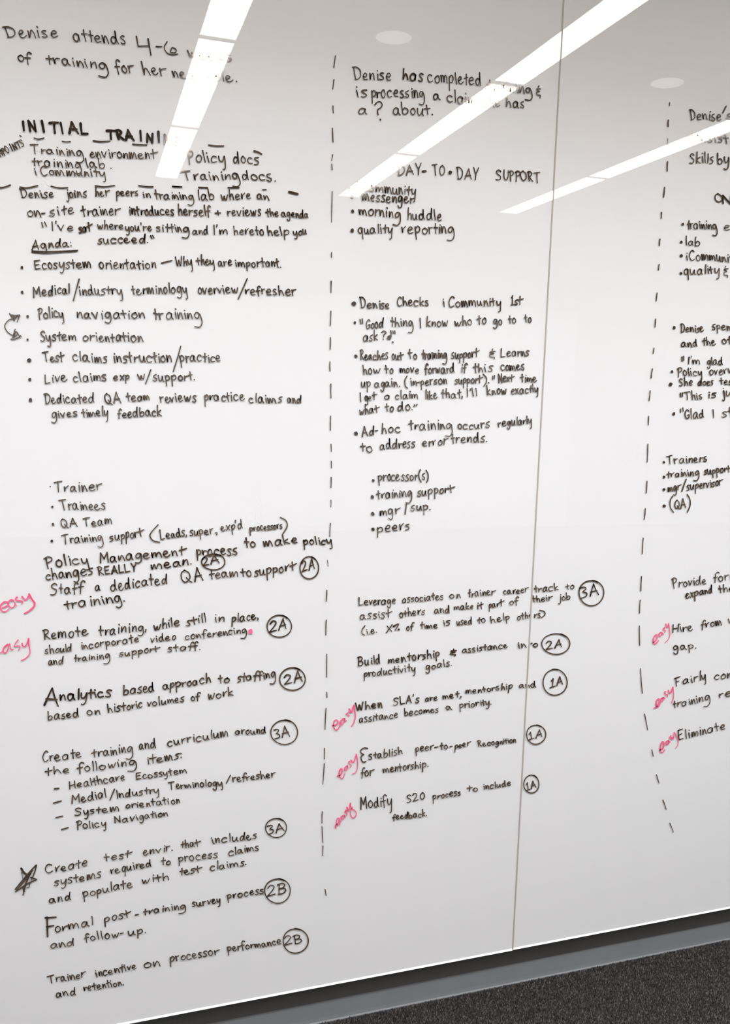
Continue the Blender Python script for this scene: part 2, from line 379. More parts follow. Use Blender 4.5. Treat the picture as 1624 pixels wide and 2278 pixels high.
def wall_pt(px, py, y=0.0):
    """photo pixel -> point on the plane at depth y (0 = face of the glass)"""
    d = F_+R_*((px-CX)/FPX)-U_*((py-CY)/FPX)
    t = (CAM_D+y)/d.y
    return (d.x*t, y, CAM_H+d.z*t)
def smooth(P, step=2.2):
    """Catmull-Rom through the points; a doubled point is a corner"""
    runs = [[P[0]]]
    for a in P[1:]:
        if abs(a[0]-runs[-1][-1][0])+abs(a[1]-runs[-1][-1][1]) < 1e-6: runs.append([a])
        else: runs[-1].append(a)
    out = []
    for q in runs:
        if len(q) < 2: continue
        if len(q) == 2:
            pts = q
        else:
            e = [(2*q[0][0]-q[1][0], 2*q[0][1]-q[1][1])]+q+[(2*q[-1][0]-q[-2][0], 2*q[-1][1]-q[-2][1])]
            pts = []
            for i in range(1, len(e)-2):
                L = math.hypot(e[i+1][0]-e[i][0], e[i+1][1]-e[i][1]); n = max(2, int(L/step))
                for k in range(n):
                    t = k/n; r = []
                    for c in (0, 1):
                        a, b, cc, d = e[i-1][c], e[i][c], e[i+1][c], e[i+2][c]
                        r.append(.5*(2*b+(cc-a)*t+(2*a-5*b+4*cc-d)*t*t+(3*b-a-3*cc+d)*t**3))
                    pts.append(tuple(r))
            pts.append(q[-1])
        out.append(pts)
    return out

WSC = 0.82       # pen width scale
class Ink:
    """collects pen strokes; each becomes a thin raised ribbon with round ends"""
    def __init__(s): s.v = []; s.f = []; s.d = []; s.k = 0
    def ribbon(s, P, w, dens, taper=0.0):
        # P in photo pixels; drop repeated points
        Q = [P[0]]
        for p in P[1:]:
            if math.hypot(p[0]-Q[-1][0], p[1]-Q[-1][1]) > 0.25: Q.append(p)
        if len(Q) < 2: Q = [Q[0], (Q[0][0]+.3, Q[0][1]+.3)]
        n = len(Q); y = -0.00012-0.00003*(s.k % 12); s.k += 1
        ph = rnd.uniform(0, 6.28); L = []
        # rounded start and end
        def nrm(i):
            a, b = Q[max(i-1, 0)], Q[min(i+1, n-1)]; dx, dy = b[0]-a[0], b[1]-a[1]; l = math.hypot(dx, dy) or 1
            return dx/l, dy/l
        pts = []
        for i, p in enumerate(Q):
            t = i/(n-1); hw = w*WSC/2*(1+.10*math.sin(ph+t*5))*(1-taper*t)
            tx, ty = nrm(i)
            dn = dens+.18*(1-min(1, t*4))+.10*math.sin(ph*3+t*7)
            if i == 0:
                for a, b in ((-.95, .30), (-.6, .78)): pts.append((p[0]+tx*hw*a, p[1]+ty*hw*a, tx, ty, hw*b, dn))
            pts.append((p[0], p[1], tx, ty, hw, dn))
            if i == n-1:
                for a, b in ((.6, .78), (.95, .30)): pts.append((p[0]+tx*hw*a, p[1]+ty*hw*a, tx, ty, hw*b, dn))
        b0 = len(s.v)
        for (x, yy, tx, ty, hw, dn) in pts:
            s.v.append(wall_pt(x-ty*hw, yy+tx*hw, y)); s.v.append(wall_pt(x+ty*hw, yy-tx*hw, y)); s.d += [dn, dn]
        for i in range(len(pts)-1):
            a = b0+2*i; s.f.append((a, a+1, a+3, a+2))
    def blob(s, x, y, r, dens):
        c = [(x+math.cos(a)*r*(1+.15*math.sin(a*2+x)), y+math.sin(a)*r*(1.1+.12*math.cos(a*3+y))) for a in [2*math.pi*i/14 for i in range(14)]]
        b0 = len(s.v)
        for p in c: s.v.append(wall_pt(p[0], p[1], -0.0002)); s.d.append(dens)
        s.f.append(tuple(range(b0, b0+14)))
    def build(s, name, m, parent, label=None, off=None):
        if not s.v: return None
        me = bpy.data.meshes.new(name); me.from_pydata(s.v, [], s.f)
        at = me.attributes.new('ink_tone', 'FLOAT', 'POINT'); at.data.foreach_set('value', np.clip(np.array(s.d, dtype=np.float32), 0, 1.2))
        root = parent
        while root.parent: root = root.parent
        me.transform(Matrix.Translation(-off) if off is not None else root.matrix_world.inverted())
        me.materials.append(M[m])
        o = bpy.data.objects.new(name, me); COL.objects.link(o); o.parent = parent
        if label: o['label'] = label
        return o

def split_seam(pts):
    """cut a pixel polyline at the gap between the two boards -> [(side, points)]"""
    runs = []; cur = None
    for p in pts:
        X = wall_pt(*p)[0]
        side = 'L' if X < SEAM_A-0.0012 else ('R' if X > SEAM_B+0.0012 else None)
        if side != cur or side is None: runs.append([side, []]); cur = side
        if side: runs[-1][1].append(p)
    return [(a, b) for a, b in runs if a and len(b) > 1]
def dense(pts, step=1.5):
    out = [pts[0]]
    for a, b in zip(pts, pts[1:]):
        n = max(1, int(math.hypot(b[0]-a[0], b[1]-a[1])/step))
        out += [(a[0]+(b[0]-a[0])*k/n, a[1]+(b[1]-a[1])*k/n) for k in range(1, n+1)]
    return out
def near_seam(pts):
    xs_ = [p[0] for p in pts]; return max(xs_) > 1130 and min(xs_) < 1262
def stroke(inks, pts, w, dens, taper=0.0):
    if near_seam(pts): parts = split_seam(dense(pts))
    else: parts = [('L' if wall_pt(*pts[0])[0] < SEAM_A else 'R', pts)]
    for side, q in parts: inks.setdefault(side, Ink()).ribbon(q, w, dens, taper)

def word(inks, text, x0, y0, x1, y1, xh, w, dens, slant):
    pen = 0; G = []
    wob = rnd.uniform(0, 6.28)
    for n_, ch in enumerate(text):
        if ch == '_': pen += .42; continue
        g = GL[ch]
        if ch in ALT and rnd.random() < .5: g = rnd.choice(ALT[ch])
        last = n_ == len(text)-1
        if last and ch in TAIL and len(text) > 2: g = TAIL[ch]
        js = rnd.uniform(-.09, .09); jy = rnd.uniform(-.07, .07)+.05*math.sin(wob+n_*1.1); jh = rnd.uniform(.86, 1.1); jw = rnd.uniform(.86, 1.12)
        for st in g:
            c = .0 if _has_corner(st) else .03
            G.append([(pen+p[0]*jw+js*p[1]+rnd.uniform(-c, c), p[1]*jh+jy+rnd.uniform(-c, c)) for p in st])
        pen += ADV[ch]*jw-rnd.uniform(.0, .07)
    lo = min(p[0] for st in G for p in st); hi = max(p[0] for st in G for p in st)
    sx_ = (x1-x0)/max(hi-lo, .01) if hi-lo > .25 else 0
    for st in G:
        P = []
        for (u, v) in st:
            uu = (u-lo)*sx_ if sx_ else (u-lo)*xh
            t = uu/(x1-x0) if x1 != x0 else 0
            P.append((x0+uu+slant*v*xh, y0+(y1-y0)*t-v*xh))
        dn = dens+rnd.uniform(-.22, .18)
        for q in smooth(P): stroke(inks, q, w*rnd.uniform(.84, 1.1), dn, .2)
_alt = {
'a': [".6,.86 .3,.95 .08,.5 .2,.04 .48,.2 .68,.86 .66,.3 .9,-.02", ".74,.78 .46,1.02 .1,.66 .16,.12 .5,.06 .72,.6 .74,.92 .74,.1"],
'e': [".1,.42 .5,.62 .5,.9 .28,.98 .08,.6 .16,.1 .5,-.02 .8,.28", ".06,.5 .5,.46 .6,.8 .34,.96 .1,.6 .2,.08 .66,.08"],
'i': [".14,.9 .2,0|.2,1.36 .26,1.28", ".18,.86 .24,.3 .3,.0|.12,1.3 .15,1.22"],
'n': [".1,.9 .12,.0 .12,.0 .3,.7 .42,.9 .56,.5 .7,.0", ".06,.9 .16,.05 .4,.98 .62,.6 .74,-.05"],
'r': [".12,.92 .16,.0 .2,.5 .42,.9 .7,.84", ".08,.9 .16,.04 .22,.6 .58,1.02"],
's': [".62,.98 .2,.9 .2,.62 .54,.44 .44,.06 .04,.0", ".56,1.04 .22,.9 .16,.62 .56,.36 .4,.0 .0,.16"],
't': [".3,1.45 .3,.6 .36,-.06|-.04,.84 .62,1.0", ".26,1.6 .28,.7 .3,.04|.02,.98 .62,.9"],
'o': [".36,.95 .08,.6 .2,.06 .56,.06 .68,.6 .48,.98 .28,.9", ".5,1.0 .14,.8 .1,.3 .4,-.02 .7,.4 .56,.92 .4,1.02"],
'm': [".04,.92 .14,.0 .34,.96 .54,.04 .74,.96 .98,.6 1.06,-.02"],
'u': [".08,.98 .12,.24 .36,.04 .62,.5 .66,.92 .7,.1 .84,.02"],
'd': [".6,.8 .34,.9 .1,.5 .16,.06 .44,.1 .66,.7 .78,1.72 .74,.6 .78,-.02"],
'c': [".7,.78 .36,.96 .08,.56 .2,.02 .72,.06"],
'p': [".12,.9 .1,-.85|.1,.62 .44,1.04 .72,.7 .5,.2 .1,.2"],
'h': [".16,1.7 .12,.0 .12,.0 .3,.76 .48,.86 .62,.5 .74,-.04"],
'g': [".66,.82 .36,.96 .1,.6 .22,.14 .54,.3 .7,.8 .7,.1 .6,-.7 .3,-.8 .06,-.5"],
}
ALT = {k: [[[tuple(float(v) for v in p.split(',')) for p in part.split()] for part in s.split('|')] for s in v] for k, v in _alt.items()}
_tail = {
'g': ".7,.85 .4,1 .12,.62 .2,.18 .5,.2 .72,.8 .84,.2 .84,-.6 .5,-1.15 -.1,-1.05",
't': ".3,1.5 .29,.8 .33,.0|-.05,.84 .4,.92 .95,1.08",
'y': ".06,.95 .14,.3 .36,.15 .58,.5 .68,.98 .7,.1 .66,-.9 .4,-1.0",
'r': ".1,.95 .14,.02|.14,.5 .32,.86 .84,1.0",
}
TAIL = {k: [[tuple(float(v) for v in p.split(',')) for p in part.split()] for part in s.split('|')] for k, s in _tail.items()}
def _has_corner(st):
    return any(st[i] == st[i+1] for i in range(len(st)-1))
SYM = {'L': BL, 'R': BR}
# one line of writing per row: kind | items parted by ;   item = word x0 y0 x1 y1 xh [w] , * bullet , ~ free stroke , O ring , @ origin scale , = slant width density
NOTES = r'''
@ 0 0 3.867;= -.2 4.0 .72
L|Denise 42 325 500 318 62;attends 638 352 1080 378 66;4 1200 455 1300 460 92;- 1352 440 1400 442 60;6 1425 470 1530 470 66;@ 340 0 3.867;weeks 310 492 680 525 58
@ 0 0 3.867
L|of 162 530 285 545 62;training 405 548 925 600 60;for 1000 620 1160 628 66;her 1238 640 1440 655 60;@ 340 0 3.867;new 175 660 385 682 52;role. 450 700 722 700 50
@ 0 0 3.867;= -.10 6.9 1.05
L|I_N_I_TI_AL 205 1122 755 1160 54;@ 0 0 3.867;TRA_I_N_I_NG 925 1192 1548 1240 50
@ 0 0 3.867;= -.10 3.6 .8
M|~ 3.6 295 1187 330 1197 378 1187
M|~ 3.2 535 1216 570 1220 605 1218
M|~ 4 802 1210 860 1218 945 1214
M|~ 4 1142 1240 1200 1245 1262 1247
M|~ 3.4 172 1167 183 1174
@ 0 280 13.53;= -.5 3.8 .62
L|CHPO_I_NTS -90 965 735 600 112
@ 0 0 3.867;= -.12 3.7 .6
L|Training 268 1318 715 1345 46;environment 780 1352 1365 1368 52
L|training 280 1425 698 1450 46;lab 745 1440 900 1448 46;. 955 1450 962 1450 40
L|i_Community 302 1505 905 1522 46
@ 340 0 3.867;= -.12 4.0 .66
L|Policy 305 1405 622 1392 62;docs 700 1402 915 1412 58
M|~ 5 872 1300 905 1308 935 1325
L|Training 250 1550 748 1548 50;docs. 775 1545 1055 1562 56
M|~ 4 480 1247 540 1255 610 1255
@ 0 400 3.867;= 0 3.8 .78
M|~ 4.6 -20 72 40 62 88 45
M|~ 4.2 172 62 235 70 325 50
M|~ 3.8 440 55 510 70 582 68
M|~ 4 820 52 900 60 985 48
M|~ 4.4 1195 50 1250 58 1315 60
M|~ 3.6 1483 58 1565 62
@ 340 400 3.867
M|~ 3.8 170 55 250 60
M|~ 4.4 395 65 470 68
M|~ 4.6 648 67 740 68
M|~ 3.2 945 85 975 84
M|~ 6.6 1174 104 1245 122
@ 0 400 3.867;= -.08 4.0 .7
L|Denise 175 158 458 148 46;joins 572 152 745 148 46;her 825 140 945 135 46;peers 1002 142 1185 136 42;in 1235 155 1295 155 38;@ 340 400 3.867;training 20 168 350 168 46;lab 398 175 525 168 52;where 590 172 842 165 46;an 900 165 1000 176 44
@ 0 400 3.867
L|on- 240 315 388 320 50;site 425 315 635 292 50;trainer 700 310 1040 300 54;introduces 1120 302 1495 302 50 4.6;@ 340 400 3.867;herself 225 308 500 310 50 4.5;+ 538 312 585 312 40;reviews 645 310 930 308 46;the 975 322 1078 312 42;agenda 1110 318 1335 326 42
@ 0 400 3.867;= -.06 4.0 .68
L|~ 3.6 358 368 370 408;~ 3.6 383 362 400 400;I've 452 440 628 436 46;sat 680 455 795 432 46 5;where 842 425 1058 425 42;you're 1082 440 1305 440 44;@ 340 400 3.867;sitting 30 445 312 450 44;and 345 470 475 470 42;I'm 530 475 640 468 46;here 700 475 870 468 46;to 885 474 952 474 46;help 990 474 1172 478 46;you 1210 478 1322 472 42
@ 0 400 3.867
L|Agnda: 275 600 612 572 46;succeed. 840 550 1272 542 46;~ 4 1296 480 1305 505;~ 4 1312 478 1325 500
M|~ 3.8 275 612 400 616 540 614 668 607;~ 3.4 275 622 400 630 540 622 660 614
= -.08 4.0 .68
L|* 188 755 13;Ecosystem 302 768 780 755 50;orientation 855 768 1340 762 52;~ 3.8 1390 716 1478 694;@ 340 400 3.867;Why 200 742 338 735 50;they 375 732 527 730 46;are 565 742 680 740 44;important. 715 750 1100 750 46
@ 0 400 3.867
L|* 190 968 13;Medical 290 1008 600 975 52 4.4;~ 4 680 855 655 950 630 1040;industry 688 992 1050 985 50;terminology 1135 985 1610 975 50;@ 340 400 3.867;overview 395 985 732 975 50;~ 4 812 850 775 935 735 1025;refresher 800 985 1235 995 50
@ 0 400 3.867
L|* 237 1175 12;Policy 332 1190 545 1184 54;navigation 668 1195 1245 1190 52;@ 340 400 3.867;training 12 1202 420 1192 54
@ 0 740 3.867
L|* 237 60 10;System 350 74 652 65 50;orientation 718 75 1232 78 52
L|* 250 238 17;Test 370 252 556 250 50;claims 630 246 922 260 54;instruction 985 255 1475 255 54 4.4;~ 3.6 1555 117 1525 225 1490 335;@ 340 740 3.867;practice 235 252 578 250 54
@ 0 740 3.867
L|* 255 403 13;Live 390 436 578 414 50;claims 635 428 912 412 50;exp 980 412 1112 406 42;w 1187 408 1245 403 44;~ 3.6 1297 320 1275 380 1252 438;@ 340 740 3.867;support. 0 418 358 410 48
@ 0 740 3.867
L|* 262 580 16;Dedicated 385 612 808 600 50;QA 905 606 1040 605 54;team 1090 592 1285 580 46;@ 340 740 3.867;reviews 65 602 375 590 48;practice 447 588 790 585 50;claims 830 606 1115 600 48;and 1160 606 1280 605 42
@ 0 740 3.867
L|gives 442 735 662 715 46;timely 705 728 930 716 46;feedback 1015 732 1388 715 48
@ 0 1060 3.867;= -.10 3.8 .62
L|* 432 87 6;Trainer 475 135 880 118 50
L|* 450 262 10;Trainees 515 290 908 285 50
L|* 455 412 12;QA 530 436 665 430 48;Team 720 430 960 412 46
L|* 445 555 11;Training 535 582 885 552 44;support 945 560 1242 512 48;~ 3.6 1360 415 1310 470 1290 510 1315 550 1372 566;@ 340 1060 3.867;Leads, 68 540 290 512 48;super., 320 515 552 490 46;exp'd 588 475 772 446 44;processors 835 472 1112 448 38;~ 3.6 1098 352 1145 380 1155 430 1118 495
@ 0 1060 3.867;= -.10 4.4 .72
L|Policy 385 782 762 750 56;Management 865 742 1610 672 52;@ 340 1060 3.867;process 380 682 725 676 54;to 795 610 880 605 48;make 955 602 1240 570 48;policy 1300 590 1538 580 42
@ 0 1060 3.867
L|changes 400 898 800 840 56;REALLY 842 850 1180 812 44;mean. 1305 802 1645 760 46
C|@ 340 1060 3.867;O 520 735 100 68;2A 432 768 570 745 46
@ 0 1060 3.867;= -.06 4.0 .66
L|Staff 435 1025 735 990 54;a 822 982 860 978 44;dedicated 955 985 1435 918 56;@ 340 1060 3.867;QA 250 918 432 892 66;team 490 882 730 858 46;to 758 862 845 858 46;support 875 862 1240 800 50
C|O 1345 785 80 96;@ 340 1060 3.867;2A 1285 822 1390 790 50
@ 0 1060 3.867;= -.12 4.2 .72
L|training. 555 1140 1072 1078 52
@ 0 1380 3.867;= -.02 4.0 .72
L|Remote 370 170 760 125 54;training, 850 135 1255 85 48;while 1325 88 1545 45 44;@ 340 1060 3.867;still 285 1285 455 1255 44;in 540 1256 612 1250 44;place, 680 1255 905 1228 42
C|@ 340 1060 3.867;O 1087 1288 105 95;2A 1003 1338 1146 1308 52
@ 0 1380 3.867;= -.02 3.6 .6
L|should 385 290 612 265 40;incorporate 705 248 1192 185 40;video 1298 192 1512 165 38;@ 340 1380 3.867;conferencing 280 165 805 108 36
@ 0 1380 3.867
L|and 420 388 545 374 38;training 640 356 945 328 36;support 1025 312 1378 268 36;@ 340 1380 3.867;staff. 130 268 405 252 36
@ 0 1380 3.867;= -.04 5.2 .85
L|A 382 728 500 738 82;nalytics 520 692 960 655 54;= -.02 4.2 .7;based 1065 645 1325 610 50;@ 340 1380 3.867;approach 90 596 498 535 44;to 565 536 657 530 44;staffing 730 532 1055 490 44
C|@ 340 1380 3.867;O 1200 505 110 97;2A 1133 558 1285 528 52
@ 0 1380 3.867;= -.04 3.8 .64
L|based 415 860 675 828 44;on 750 816 860 812 44;historic 928 798 1222 750 44;volumes 1270 742 1582 700 40;@ 340 1380 3.867;of 330 692 412 680 40;work 480 682 692 650 44
@ 0 1380 3.867
L|Create 370 1218 697 1182 50;training 790 1182 1140 1132 50;and 1200 1108 1338 1098 46;@ 340 1380 3.867;curriculum 130 1084 645 998 44;around 712 988 970 970 38
C|@ 340 1380 3.867;O 1130 963 115 105;3A 1045 1018 1178 1000 54
@ 0 1380 3.867
L|the 390 1338 592 1308 44;following 665 1312 1172 1245 46;items: 1275 1235 1560 1188 44
@ 0 1700 3.867;= -.08 3.7 .64
L|~ 4.4 470 212 505 208;Healthcare 600 215 1070 135 40;Ecossytem 1175 132 1605 75 36
L|~ 3.8 460 335 527 316;Medial 620 338 912 290 42;~ 3.6 985 215 945 310;Industry 1010 292 1365 245 40;@ 340 1700 3.867;Terminology 137 218 597 182 36;~ 3.6 668 95 632 165;refresher 690 155 1057 112 38
@ 0 1700 3.867
L|~ 3.6 480 460 540 446;System 645 442 1020 402 38;orientation 1085 382 1548 335 36
L|~ 3.6 530 562 587 545;Policy 662 560 912 535 38;Navigation 990 508 1442 445 36
= -.04 3.6 .66
L|Create 392 942 750 880 48;test 897 835 1142 800 40;envir. 1235 785 1480 742 40;@ 340 1700 3.867;that 245 726 412 700 40;includes 505 684 892 640 42
C|@ 340 1700 3.867;O 1060 548 90 82;3A 988 605 1132 572 44
@ 0 1700 3.867
L|systems 465 1050 868 972 44;required 955 945 1298 880 42;to 1390 868 1465 862 40;@ 340 1700 3.867;process 225 842 557 802 44;claims 655 785 908 742 40
@ 0 1960 3.867;= -.04 3.7 .66
L|and 425 188 607 162 44;populate 715 138 1138 50 44;@ 0 1700 3.867;with 1225 1032 1450 995 42;@ 340 1700 3.867;test 235 958 425 930 40;claims. 495 918 802 866 40
@ 0 1960 3.867;= -.06 5 .85
L|F 398 470 492 478 84;= -.04 3.8 .68;ormal 480 440 797 382 48;post 900 358 1127 305 42;~ 3.8 1165 293 1190 287;training 1235 292 1597 235 36;@ 340 1960 3.867;survey 340 225 577 185 38;process 640 158 950 106 38
C|@ 340 1960 3.867;O 1072 85 110 105;2B 985 132 1145 95 56
@ 0 1960 3.867
L|and 440 582 632 552 44;follow- 728 522 1062 475 42;up. 1105 470 1252 446 40
@ 0 1960 3.867;= -.12 3.7 .66
L|Trainer 415 882 742 828 42;incentive 828 828 1172 755 42;on 1245 748 1377 732 42;@ 340 1960 3.867;processor 150 700 577 630 42;performance 645 608 1102 545 38
C|@ 340 1960 3.867;O 1227 515 108 105;2B 1132 558 1282 525 48
@ 0 1960 3.867
L|and 485 998 650 980 42;retention. 725 948 1062 895 38
@ 740 0 3.248;= -.04 3.7 .72
L|Denise 145 575 420 580 52;has 510 572 655 585 52 4.8;completed 690 596 1070 615 56;training 1120 648 1440 678 48;& 1475 690 1505 695 48
L|is 175 705 248 700 56;processing 285 705 662 704 52;a 730 720 778 720 46;claim 830 738 1030 758 52;she 1095 768 1208 774 46;has 1255 768 1382 785 50
L|a 190 825 248 825 46;~ 3.6 305 758 320 740 345 735 358 758 345 780 325 795 328 830;~ 4 344 862 347 868;about. 440 830 722 828 50
@ 740 340 3.248;= 0 3.7 .68
L|DAY 470 165 640 148 46;~ 6 652 134 672 132;TO 720 160 808 165 44;* 850 142 13;DAY 895 190 1055 195 48;SUPPORT 1180 190 1498 215 44
L|* 125 262 11;i_Community 175 272 600 308 46
L|* 142 318 11;messenger 215 345 597 368 48 4.2
L|* 145 422 12;morning 190 448 490 470 46 4.2;huddle 545 484 785 487 46
L|* 141 562 14;quality 185 585 432 578 42;reporting 500 585 877 582 50
@ 760 640 3.383;= 0 3.7 .68
L|* 92 120 16;Denise 135 155 355 155 44 4.1;Checks 420 138 650 134 42;i 765 145 775 145 42;Community 808 145 1197 135 44;1st 1275 130 1367 128 40
L|* 100 263 10;~ 3.4 138 238 145 272;~ 3.4 155 235 158 270;Good 185 308 315 300 42;thing 370 292 537 290 44;I 590 300 600 300 40;know 640 292 797 290 40;who 852 285 977 285 40;to 1020 276 1087 274 42;go 1142 274 1205 274 42;to 1255 268 1310 268 42;to 1375 262 1427 260 40
L|ask 165 402 270 396 42;? 300 388 335 388 38;s 342 390 368 390 28;~ 3.4 370 322 373 372;~ 3.4 386 325 388 345;~ 3.4 400 325 402 345;~ 4.4 384 408 387 412
L|* 108 515 12;Reaches 140 545 347 536 42;out 380 545 465 540 42;to 500 535 565 535 42;training 605 540 792 528 40 4.2;support 825 537 1037 522 42;& 1115 530 1155 530 38;Learns 1200 520 1410 512 40
L|how 160 655 290 645 40;to 325 645 387 645 40;move 440 642 580 640 38;forward 625 648 847 638 42;if 905 637 947 635 40;this 990 635 1140 628 42;comes 1200 620 1372 622 40
L|up 150 750 215 745 40;again. 250 750 437 742 38;~ 3.4 492 665 476 700 480 740 497 757;in-person 520 738 792 726 38;support 852 725 1062 714 38;~ 3.4 1065 650 1090 680 1088 715 1070 742;~ 4 1105 714 1108 717;~ 3.4 1138 665 1136 690;~ 3.4 1152 660 1148 688;Next 1180 712 1300 705 38;time 1345 708 1467 710 38
L|I 140 858 150 860 40;get 177 850 267 845 38;a 325 842 358 840 36;claim 407 838 572 834 38;like 635 838 720 832 38;that, 750 832 907 826 38;I'll 945 820 1017 816 40;know 1092 808 1237 798 40;exactly 1280 802 1477 785 36
@ 760 900 3.383
L|what 137 80 285 55 40;to 327 50 390 48 40;do. 425 48 532 42 42;~ 3.4 550 2 545 15;~ 3.4 568 -2 562 12
L|* 108 217 14;Ad- 155 238 272 222 42;hoc 305 215 440 210 44;training 505 190 832 186 44;occurs 877 186 1112 175 40;regularly 1177 165 1428 145 36
L|to 142 355 230 360 46;address 290 338 552 320 44;error 610 316 802 300 42;trends. 825 294 1092 278 42
L|* 238 572 10;processor(s) 275 575 650 568 42
L|* 232 695 13;training 262 712 527 690 42;support 570 692 852 656 42
L|* 235 822 13;mgr 290 836 442 818 44;~ 3.6 488 740 478 825;sup. 520 805 667 792 44
L|* 236 938 12;peers 270 962 507 946 46
@ 760 1260 5.075;= -.02 3.3 .64
L|Leverage 197 445 607 420 58;associates 690 412 1142 372 50;on 1220 360 1342 356 45;@ 1040 1260 5.075;trainer 10 350 322 315 52;career 410 322 690 290 48;track 755 300 1027 262 48;to 1110 258 1202 248 45
C|@ 1040 1260 5.075;= -.02 4 .74;O 1398 300 140 142;3A 1270 358 1480 318 72
@ 760 1260 5.075;= -.02 3.3 .64
L|assist 210 602 572 568 56;others 655 572 937 542 50;and 1050 532 1212 524 50;make 1270 498 1482 478 46;@ 1040 1260 5.075;it 117 478 180 470 46;part 245 470 415 440 46;of 480 436 580 428 46;their 732 412 962 382 46;job 1025 390 1155 370 48
@ 760 1260 5.075
L|~ 3.2 262 670 230 720 232 760 258 775;i.e. 285 768 395 748 50;X% 505 750 655 722 44;of 735 722 822 708 46;time 890 706 1082 694 46;is 1152 676 1222 668 48;used 1302 668 1467 655 48;@ 1040 1260 5.075;to 115 640 202 636 46;help 262 636 472 606 48;others 565 605 822 578 46;~ 3.2 815 495 865 510 875 545 835 580
@ 760 1260 5.075;= -.02 3.7 .72
L|Build 185 1124 430 1100 62;mentorship 530 1098 1102 1020 56;& 1232 1002 1295 1000 42;@ 1040 1260 5.075;assistance -56 978 452 922 44;into 577 926 792 905 44
C|@ 1040 1260 5.075;O 997 875 158 117;2A 890 936 1062 908 56
@ 760 1260 5.075;= -.02 3.4 .66
L|productivity 255 1252 830 1182 52;goals. 950 1168 1242 1122 46
@ 730 1520 5.075;= -.02 3.6 .72
L|When 310 312 607 272 58 4.2;SLA's 735 250 1027 214 52;are 1100 206 1232 190 44;met, 1295 184 1500 156 44;@ 1000 1500 6.246;mentorship 230 280 877 200 52;and 970 190 1200 180 52
C|@ 1000 1500 6.246;O 1465 112 168 180;1A 1395 188 1572 140 72
@ 730 1520 5.075;= -.02 3.4 .66
L|assitance 355 448 787 385 50;becomes 865 372 1242 325 46;a 1330 300 1397 296 44;@ 1000 1500 6.246;priority. 145 472 577 420 54
@ 730 1520 5.075
L|~ 3.8 445 735 405 730 370 755 370 785 400 805 400 805 372 830 375 865 395 890 425 885;stablish 455 862 837 800 52;peer 990 778 1195 750 50;~ 3.4 1205 725 1240 718;to 1265 755 1350 742 46;~ 3.4 1375 716 1400 710;peer 1430 740 1612 705 46;@ 1000 1500 6.246;Recognition 390 1008 922 945 48
C|@ 1000 1500 6.246;O 1202 838 133 133;1A 1108 915 1285 868 66
@ 730 1520 5.075
L|for 375 1062 522 1035 56;mentorship. 620 1018 1128 945 52
L|Modify 370 1425 717 1372 74;S20 890 1350 1087 1308 50;process 1185 1315 1490 1262 46;@ 1000 1500 6.246;to 245 1632 390 1620 50;include 480 1604 848 1545 52
C|@ 1000 1500 6.246;O 1137 1525 105 125;1A 1070 1612 1202 1568 68
@ 730 1520 5.075
L|feedback. 730 1545 1112 1500 44
@ 1424 200 8.12;= -.02 3.5 .7
L|Denise 895 535 1462 555 118;~ 3.4 1555 295 1495 418;s 1560 530 1650 535 90
L|consiste 885 900 1740 985 112
L|Skills 900 1330 1322 1325 112;by 1405 1325 1605 1340 122
@ 1424 400 8.12;= 0 3.8 .8
L|O 1360 408 1480 412 88;N 1495 435 1640 450 92 5.2
= -.02 3.5 .72
L|* 772 800 24;training 860 880 1392 892 98;env 1525 915 1850 925 105
L|* 745 1125 24;lab 838 1185 1077 1195 100
L|* 745 1372 27;i 845 1455 858 1455 90;Community 895 1445 1765 1490 105
L|* 740 1690 24;quality 800 1718 1430 1690 98;& 1520 1738 1590 1740 100
@ 1424 640 7.593
L|* 578 675 27;Denise 690 752 1072 740 80;spends 1220 715 1700 718 86
L|and 700 1002 962 990 86;the 1058 970 1275 975 82;other 1390 952 1850 950 84
L|~ 3.4 705 1168 710 1240;~ 3.4 735 1158 738 1232;I'm 820 1298 1007 1290 76;glad 1135 1302 1392 1300 80
L|* 540 1418 22;Policy 635 1490 1042 1482 82;overview 1180 1482 1790 1425 84
L|* 518 1632 30;She 665 1665 882 1650 78;does 985 1652 1232 1645 74;test 1345 1635 1630 1635 74
L|~ 3.4 680 1780 684 1842;~ 3.4 712 1775 716 1838;This 745 1892 1042 1885 84;is 1165 1862 1285 1850 82;just 1390 1845 1740 1830 96
L|* 570 2130 26;~ 3.4 682 2052 686 2105;~ 3.4 722 2028 728 2088;Glad 762 2215 1077 2200 96;I 1235 2200 1245 2200 80;st 1380 2185 1570 2175 92
@ 1424 940 7.593
L|* 403 670 20;Trainers 450 708 1122 660 84
L|* 405 920 22;training 455 932 997 892 74;support 1080 878 1545 842 78
L|* 405 1130 22;mgr 475 1172 697 1140 84;~ 3.8 780 955 745 1050 705 1165;supervisor 790 1145 1402 1060 84
L|* 410 1408 25;~ 3.4 552 1240 510 1320 512 1430 565 1515;QA 590 1465 775 1448 90;~ 3.6 795 1215 840 1290 845 1400 800 1512
@ 1384 1240 6.767;= -.02 3.3 .72
L|Provide 750 458 1262 402 82;form 1380 372 1740 320 76
L|expand 960 620 1352 530 70 3.9;the 1455 540 1670 505 66
L|Hire 765 1135 1062 1092 76;from 1195 1070 1497 1025 72;w 1600 990 1720 970 66
L|gap. 775 1395 1110 1372 72
@ 1384 1460 6.767
L|Fairly 795 450 1257 345 80;comp 1395 355 1790 300 76
L|training 770 782 1322 660 72;res 1462 630 1740 575 70
L|Eliminate 845 1268 1547 1100 82
'''
